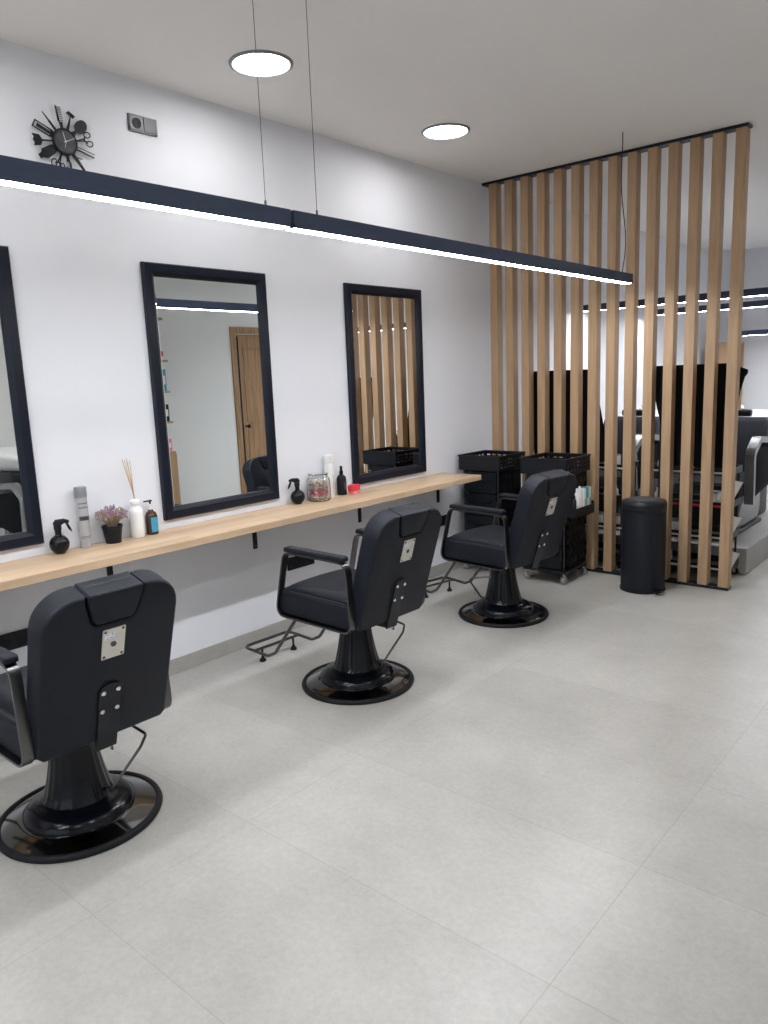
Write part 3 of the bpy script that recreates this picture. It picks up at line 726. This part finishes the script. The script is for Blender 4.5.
# amber pump bottle
t = thing('pump_bottle', 'amber pump bottle with a blue label on the shelf by the middle mirror', 'bottle', (.055, 2.136, ZS))
obj('bottle_body', LT([(.029, 0), (.031, .004), (.031, .095), (.026, .112), (.013, .122), (.012, .130), (.0005, .130)], 32), M['amber'], t, 50)
b = LT([(.0313, .015), (.0316, .015), (.0316, .090), (.0313, .090)], 40, cap=False)
bmesh.ops.delete(b, geom=[v for v in b.verts if v.co.x < .0 or v.co.y < -.022], context='VERTS'); obj('bottle_label', b, M['blue'], t, label='blue printed label')
obj('collar', LT([(.0135, .1305), (.0135, .158), (.0005, .158)], 20), M['wplastic'], t, 40)
bm = bmesh.new(); lathe(bm, [(.005, .1585), (.005, .170), (.011, .171), (.011, .178), (.0005, .179)], 16); box(bm, -.005, .005, -.036, 0, .171, .178, bev=.002)
obj('pump', bm, M['black'], t, 40)
# glass jar with petals
t = thing('glass_jar', 'clear glass jar of pink and cream petals on the shelf', 'jar', (.085, 3.325, ZS))
obj('jar_glass', LT([(.0005, 0), (.066, 0), (.073, .008), (.075, .02), (.075, .12), (.070, .14), (.060, .150), (.060, .166), (.063, .168), (.0625, .172), (.056, .172), (.056, .150), (.066, .138), (.071, .12), (.071, .02), (.066, .006), (.0005, .006)], 40, cap=False), M['glass'], t, 'full')
bp_, bc, bg = bmesh.new(), bmesh.new(), bmesh.new()
for k in range(230):
    a = random.uniform(0, 2*PI); r = .057*math.sqrt(random.random()); z = random.uniform(.016, .128)
    dst = bg if z > .085 and random.random() < .45 else (bc if (z > .085 or z < .03 or random.random() < .15) else bp_)
    mt = Matrix.Translation((r*math.cos(a), r*math.sin(a), z)) @ Matrix.Rotation(random.uniform(0, PI), 4, Vector((random.random(), random.random(), random.random()+.1)).normalized()) @ Matrix.Diagonal((1, .75, .45, 1))
    bmesh.ops.create_icosphere(dst, subdivisions=1, radius=random.uniform(.009, .0135), matrix=mt)
obj('pink_petals', bp_, M['pink'], t); obj('cream_petals', bc, M['cream'], t); obj('grey_petals', bg, M['skirt'], t)
# tall white bottle
t = thing('tall_bottle', 'tall slim white bottle on the shelf beside the glass jar', 'bottle', (.05, 3.462, ZS))
obj('bottle_body', LT([(.031, 0), (.033, .004), (.033, .205), (.028, .222), (.0005, .222)], 32), M['wplastic'], t, 50)
obj('cap', LT([(.024, .2225), (.030, .226), (.030, .270), (.028, .274), (.0005, .274)], 28), M['wplastic'], t, 40)
obj('front_text', BX(.0332, .0335, -.0015, .0015, .05, .15), M['grey'], t)
t = thing('dropper_bottle', 'slim matte black bottle on the shelf beside the red case', 'bottle', (.055, 3.568, ZS))
obj('bottle_body', LT([(.030, 0), (.032, .003), (.032, .105), (.027, .122), (.013, .134), (.0005, .134)], 32), M['matte'], t, 50)
obj('cap', LT([(.013, .1345), (.013, .158), (.009, .160), (.008, .190), (.0005, .192)], 20), M['gloss'], t, 40)
obj('front_text', BX(.0322, .0326, -.010, .010, .035, .085), M['sock'], t)
t = thing('red_case', 'small red case lying on the shelf beside the black bottle', 'case', (.105, 3.632, ZS), math.radians(10))
obj('case_lid', PR(rrect(-.046, .046, .020, .062, (.004, .012, .016, .012), 4), -.022, .022, 0, bev=.005), M['red'], t, 40)
obj('case_base', PR(rrect(-.034, .040, .0, .0195, .003, 2), -.020, .020, 0, bev=.003), M['pink'], t, 40)

# ------------------------------------------------------------------ behind the partition
plinth = struct('trim_1', BX(.013, 1.958, 5.886, 9.2, .0005, .20, bev=.003, seg=1), M['concrete'])
def wash_unit(label, loc, rz=0.):
    t = thing('backwash_chair', label, 'wash chair', loc, rz, 'black and white backwash chairs')
    # faces -y ; width .6
    o = [(-.10, .03), (.50, .03), (.56, .10), (.60, .55), (.50, .60), (.38, .36), (-.16, .30), (-.20, .22)]
    obj('shell', PR(o, -.20, .20, 0, bev=.02, seg=3), M['silver'], t, 40)
    obj('foot_plate', BX(-.22, .22, -.08, .56, .0, .029, bev=.006), M['black'], t)
    obj('seat', PR([(-.20, .305), (.36, .365), (.36, .46), (-.18, .42), (-.22, .37)], -.255, .255, 0, bev=.03, seg=3), M['leather'], t, 40)
    obj('leg_rest', PR([(-.43, .02), (-.37, .0), (-.19, .29), (-.17, .40), (-.25, .41), (-.28, .36)], -.262, .262, 0, bev=.022, seg=3), M['leather'], t, 40)
    obj('backrest', PR([(.30, .42), (.42, .40), (.62, .80), (.60, .90), (.50, .90), (.46, .86)], -.255, .255, 0, bev=.03, seg=3), M['leather'], t, 40)
    for s in (-1, 1):
        pth = [tuple(p.xy) for p in fillet([(x, z, 0) for x, z in ((-.12, .26), (-.15, .66), (.02, .76), (.42, .72), (.46, .34))], .09, 7)]
        bm = bmesh.new(); bar_loop(bm, [(p[0], p[1]) for p in pth], s*.29-.035, s*.29+.035, .05, closed=False)
        bmesh.ops.transform(bm, matrix=Matrix(((0, 1, 0, 0), (1, 0, 0, 0), (0, 0, 1, 0), (0, 0, 0, 1))), verts=bm.verts[:])
        a = obj('armrest', bm, M['silver'], t, 40)
        obj('side_panel', PR([(-.08, .30), (-.10, .62), (.03, .70), (.38, .66), (.41, .36)], s*.29-.02, s*.29+.02, 0, bev=.008), M['cape'], a, 40)
    # bowl
    bm = bmesh.new(); nseg, rings = 40, []
    prof = [(.15, .0), (.205, .05), (.24, .12), (.255, .155), (.248, .165), (.228, .158), (.20, .10), (.15, .05), (.05, .03), (.001, .028)]
    for r, z in prof:
        ring = []
        for k in range(nseg):
            a = 2*PI*k/nseg; cx, cy = r*math.cos(a), r*math.sin(a)*.98
            dz = .045*max(0, math.sin(a))*(r/.29)**2 - .055*max(0, -math.sin(a)-.55)*(r/.29)**2*2
            ring.append(bm.verts.new((cx,   .84+cy, .735+z+dz)))
        rings.append(ring)
    for i in range(len(rings)-1):
        for k in range(nseg): bm.faces.new((rings[i][k], rings[i][(k+1) % nseg], rings[i+1][(k+1) % nseg], rings[i+1][k]))
    bm.faces.new(rings[0])
    bo = obj('wash_bowl', bm, M['white'], t, 60)
    obj('tap', TB([(-.10, 1.05, .90), (-.10, 1.05, .97), (-.08, .94, .97), (-.08, .92, .93)], .010, 10, fr=.03), M['chrome'], bo, True)
    obj('pedestal', PR(rrect(.68, 1.0, .0, .734, .04, 5), -.15, .15, 0, bev=.02, seg=3), M['black'], t, 40)
    obj('neck_rest', PR(rrect(.53, .60, .905, .965, .02, 4), -.10, .10, 0, bev=.012), M['black'], t, 40)
    return t
w1 = wash_unit('black backwash chair with silver arms on the plinth right of the last slat', (1.55, 6.47, .2005))
dup(w1, (.60, 6.47, .2005), 0, 'black backwash chair on the plinth glimpsed between the slats above the bin')
w3 = dup(w1, (3.20, 3.15, .0005), -PI/2, 'wash chair with a raised white bowl seen only in the left mirror')
for c in list(w3.children):
    if c.name.split('.')[0] in ('leg_rest', 'backrest', 'neck_rest'): bpy.data.objects.remove(c)
    elif c.name.startswith('wash_bowl'): c.location = (0, -.30, .11)
    elif c.name.startswith('pedestal'): c.location = (0, -.30, .11)

def tier_trolley(label, x0, x1, y0, y1, side):
    t = thing('storage_trolley', label, 'trolley', (x0, y0, 0), 0, 'black tiered trolleys behind the slats'); w, d = x1-x0, y1-y0
    for x in (.02, w-.02):
        for y in (.02, d-.02):
            caster(t, x, y, .030, 'rubber'); obj('post', TB([(x, y, .1), (x, y, .83)], .008, 8), M['black'], t, True)
    for k, z in enumerate((.10, .33, .56, .80)):
        bm = bmesh.new(); box(bm, 0, w, 0, d, z-.02, z-.012); box(bm, .0, w, 0, .006, z-.012, z+.028); box(bm, 0, w, d-.006, d, z-.012, z+.028); box(bm, 0, .006, .006, d-.006, z-.012, z+.028); box(bm, w-.006, w, .006, d-.006, z-.012, z+.028)
        sh = obj('tray', bm, M['black'], t)
        if k in (1, 3) or side: obj('tray_edge', BX(.01, w-.01, -.0025, -.0005, z-.008, z+.006), M['red'] if (k == 2) else M['wplastic'], sh)
        if side and k < 3:
            zt = (.245, .50, .755)[k]; bm = PR([(w+.0095, zt-.125), (w+.035, zt-.125), (w+.088, zt-.012), (w+.0095, zt)], .004, .008, 1, bev=.0008, seg=1); box(bm, w+.002, w+.0095, .004, .008, zt-.10, zt-.09)
            obj('side_card', bm, M['wplastic'], t, label='white card panel hooked on the end')
    return t
T1 = (.22, 1.13, 5.578, 5.875); T2 = (1.30, 1.905, 5.578, 5.875)
st1 = tier_trolley('black tiered storage trolley behind the slats, left of the bin', *T1, False)
st2 = tier_trolley('black tiered storage trolley behind the rightmost slats with white cards on its end', *T2, True)
items = [(.98, .5485+.0, 'w'), (1.05, .5485, 'w'), (.90, .3185, 'b'), (1.03, .3185, 'b'), (1.00, .7885, 'b'), (.93, .7885, 'w'), (1.38, .5485, 'w'), (1.50, .3185, 'b'), (1.76, .5485, 'b'), (1.74, .7885, 'w'), (1.40, .7885, 'w'), (1.42, .0885, 'b'), (1.62, .7885, 'w')]
pos = {.7885: 'top tray', .5485: 'upper middle tray', .3185: 'lower middle tray', .0885: 'bottom tray'}
for k, (x, z, kd) in enumerate(items):
    tl = 'left' if x < 1.15 else 'right'
    same = sorted(i[0] for i in items if i[1] == z and (i[0] < 1.15) == (x < 1.15) and i[2] == kd); rk = ('only' if len(same) == 1 else ('leftmost' if x == same[0] else ('rightmost' if x == same[-1] else 'middle')))
    if kd == 'w':
        o = thing('bottle', f'{rk} white bottle on the {pos[z]} of the {tl} storage trolley behind the slats', 'bottle', (x, 5.62, z), 0, 'white bottles on the storage trolleys')
        obj('body', LT([(.022, 0), (.024, .004), (.023, .07), (.012, .088), (.0005, .088)], 20), M['wplastic'], o, 40); obj('cap', LT([(.010, .0885), (.009, .115), (.0005, .116)], 16), M['wplastic'], o, 40)
    else:
        o = thing('carton', f'{rk} pale carton on the {pos[z]} of the {tl} storage trolley behind the slats', 'box', (x, 5.64, z), 0, 'pale cartons on the storage trolleys')
        obj('carton_body', BX(-.06, .06, -.04, .05, 0, .10, bev=.001, seg=1), M['wplastic'], o); obj('carton_lid', BX(-.062, .062, -.042, .052, .1005, .108, bev=.001, seg=1), M['grey'], o)

# each trolley carries a raised rail (a part of it) with a black cape hung over it
def cape_rail(parent, x0, x1, ztop):
    bm = bmesh.new()
    tube(bm, [(x0+.05, -.006, .10), (x0+.05, -.03, .16), (x0+.05, -.03, ztop-.012), (x1-.05, -.03, ztop-.012), (x1-.05, -.03, .16), (x1-.05, -.006, .10)], .009, 8, fr=.02)
    obj('cape_rail', bm, M['black'], parent, True)
def cape(label, xl, xr, y, ztop, zb=.845):
    """cloth doubled over the rail; xl, xr: edge position as functions of the drop 0..1"""
    bm = bmesh.new(); nu, nv = 48, 30; Fr, Bk = [], []
    for side, acc in ((-1, Fr), (1, Bk)):
        for j in range(nv+1):
            v = j/nv; z = ztop-(ztop-zb)*v; row = []
            for i in range(nu+1):
                u = i/nu; x = xl(v)+(xr(v)-xl(v))*u
                yy = side*(.012+.006*min(1, v*4))+.007*v**.5*math.sin(u*26+side)+.004*v*math.sin(u*11+2*side)
                row.append(bm.verts.new((x, yy, z)))
            acc.append(row)
    for acc in (Fr, Bk):
        for j in range(nv):
            for i in range(nu): bm.faces.new((acc[j][i], acc[j][i+1], acc[j+1][i+1], acc[j+1][i]))
    for i in range(nu): bm.faces.new((Fr[0][i], Fr[0][i+1], Bk[0][i+1], Bk[0][i]))
    tag(obj('barber_cape', bm, M['cape'], None, 60, loc=(0, y, 0)), label, 'cape', 'black hanging capes')
def lerp_pts(P):
    def f(v):
        for (a, x), (b, y) in zip(P, P[1:]):
            if v <= b: return x+(y-x)*(v-a)/(b-a)
        return P[-1][1]
    return f
cape_rail(st1, .14, .68, 1.56); cape_rail(st2, .07, .54, 1.565)
cape('black cape hanging behind the slats above the left storage trolley', lerp_pts([(0, .335), (.4, .34), (1, .40)]), lerp_pts([(0, .91), (.3, .925), (.65, .975), (1, .99)]), 5.545, 1.56)
cape('black cape with a flared corner hanging behind the rightmost slats', lerp_pts([(0, 1.345), (.2, 1.36), (.75, 1.455), (1, 1.47)]), lerp_pts([(0, 1.88), (.075, 2.012), (.13, 1.98), (.28, 1.95), (.75, 1.92), (1, 1.90)]), 5.545, 1.565)

# bookcase at the back wall
t = thing('bookcase', 'tall open oak bookcase against the far wall beyond the slats', 'bookcase', (.20, 10.62, 0))
dx, ly, h = .265, .45, 1.83          # open side faces +x
bm = bmesh.new(); box(bm, 0, dx, 0, .028, .0005, h, bev=.001, seg=1); box(bm, 0, dx, ly-.028, ly, .0005, h, bev=.001, seg=1); box(bm, 0, dx, .028, ly-.028, h-.028, h); box(bm, 0, .012, .028, ly-.028, .0005, h-.028)
obj('carcass', bm, M['slat'], t)
for z in (.05, .40, .75, 1.10, 1.45): obj('shelf_board', BX(.0125, dx-.004, .0285, ly-.0285, z, z+.025), M['slat'], t)
for k, (x, y, z, hh, m_, l) in enumerate(((.37, 10.75, 1.4755, .18, 'black', 'tall black jar on the top shelf of the oak bookcase'), (.37, 10.90, 1.4755, .10, 'sock', 'short dark jar on the top shelf of the oak bookcase'), (.38, 10.80, 1.1255, .14, 'amber', 'brown jar on the second shelf of the oak bookcase'), (.38, 10.86, .7755, .15, 'wplastic', 'white jar on the third shelf of the oak bookcase'))):
    o = thing('jar', l, 'jar', (x, y, z), 0, 'jars in the oak bookcase')
    obj('jar_body', LT([(.043, 0), (.045, .004), (.045, hh-.03), (.0005, hh-.03)], 20), M[m_], o, 40); obj('lid', LT([(.046, hh-.0295), (.046, hh), (.0005, hh)], 20), M['grey'], o, 40)

# retail shelf on the right wall (reflected at the edge of the middle mirror)
t = thing('display_shelf', 'oak display shelf unit with products, seen in the middle mirror', 'shelf unit', (ROOM_W-.36, 4.01, 0))
bm = bmesh.new(); w, d = 1.0, .355
box(bm, 0, d, 0, .025, .0005, 2.3); box(bm, 0, d, w-.025, w, .0005, .80); box(bm, d-.05, d-.0121, w-.025, w, .80, 2.3); box(bm, 0, d, .025, w-.025, 2.275, 2.3); box(bm, d-.012, d, .025, w-.025, .0005, 2.275)
obj('carcass', bm, M['slat'], t)
obj('cupboard_door', BX(-.018, -.001, .004, w-.004, .06, .80, bev=.002), M['slat'], t)
for z in (.80, 1.14, 1.48, 1.82): obj('shelf_board', BX(0.001, d-.0511, .0255, w-.0005, z+.001, z+.022), M['slat'], t)
k = 0
for zi, z in enumerate((.8225, 1.1625, 1.5025, 1.8425)):
    for j in range(7):
        m_ = ('red', 'wplastic', 'black', 'amber', 'red', 'blue', 'pink')[(j+zi*3) % 7]; nm = dict(red='red', wplastic='white', black='black', amber='brown', blue='blue', pink='pink')[m_]
        o = thing('product_box', f'{nm} product box, {("first", "second", "third", "fourth", "fifth", "sixth", "seventh")[j]} along the {("bottom", "second", "third", "top")[zi]} board of the display shelf', 'box', (ROOM_W-.28, 4.13+j*.137, z), 0, 'product boxes on the display shelf')
        hh = .14+.05*((j*7+zi) % 3)
        obj('box_body', BX(-.04, .04, -.04, .04, 0, hh, bev=.001, seg=1), M[m_], o); obj('box_label', BX(-.0408, -.0404, -.028, .028, hh*.3, hh*.7), M['wplastic'] if m_ != 'wplastic' else M['red'], o)

# ------------------------------------------------------------------ world & camera
w = bpy.data.worlds.new('world'); bpy.context.scene.world = w; w.use_nodes = True
w.node_tree.nodes['Background'].inputs['Color'].default_value = (.6, .65, .7, 1); w.node_tree.nodes['Background'].inputs['Strength'].default_value = 1.3

cam = bpy.data.cameras.new('camera'); co = bpy.data.objects.new('camera', cam); COL.objects.link(co)
yaw, pit, rol, F = -.71023, -.17774, -.03983, 755.47
f = Vector((math.sin(yaw)*math.cos(pit), math.cos(yaw)*math.cos(pit), math.sin(pit))); r = Vector((math.cos(yaw), -math.sin(yaw), 0)); u = r.cross(f)
r2 = r*math.cos(rol)+u*math.sin(rol); u2 = -r*math.sin(rol)+u*math.cos(rol)
co.matrix_world = Matrix(((r2.x, u2.x, -f.x, 3.4815), (r2.y, u2.y, -f.y, 0), (r2.z, u2.z, -f.z, 1.5693), (0, 0, 0, 1)))
cam.sensor_fit = 'HORIZONTAL'; cam.sensor_width = 27; cam.lens = F/768*27; cam.clip_start = .02; cam.clip_end = 60
sc = bpy.context.scene; sc.camera = co
sc.view_settings.view_transform = 'Standard'; sc.view_settings.look = 'None'; sc.view_settings.gamma = 1; sc.view_settings.use_curve_mapping = False
sc.view_settings.exposure = 0.60
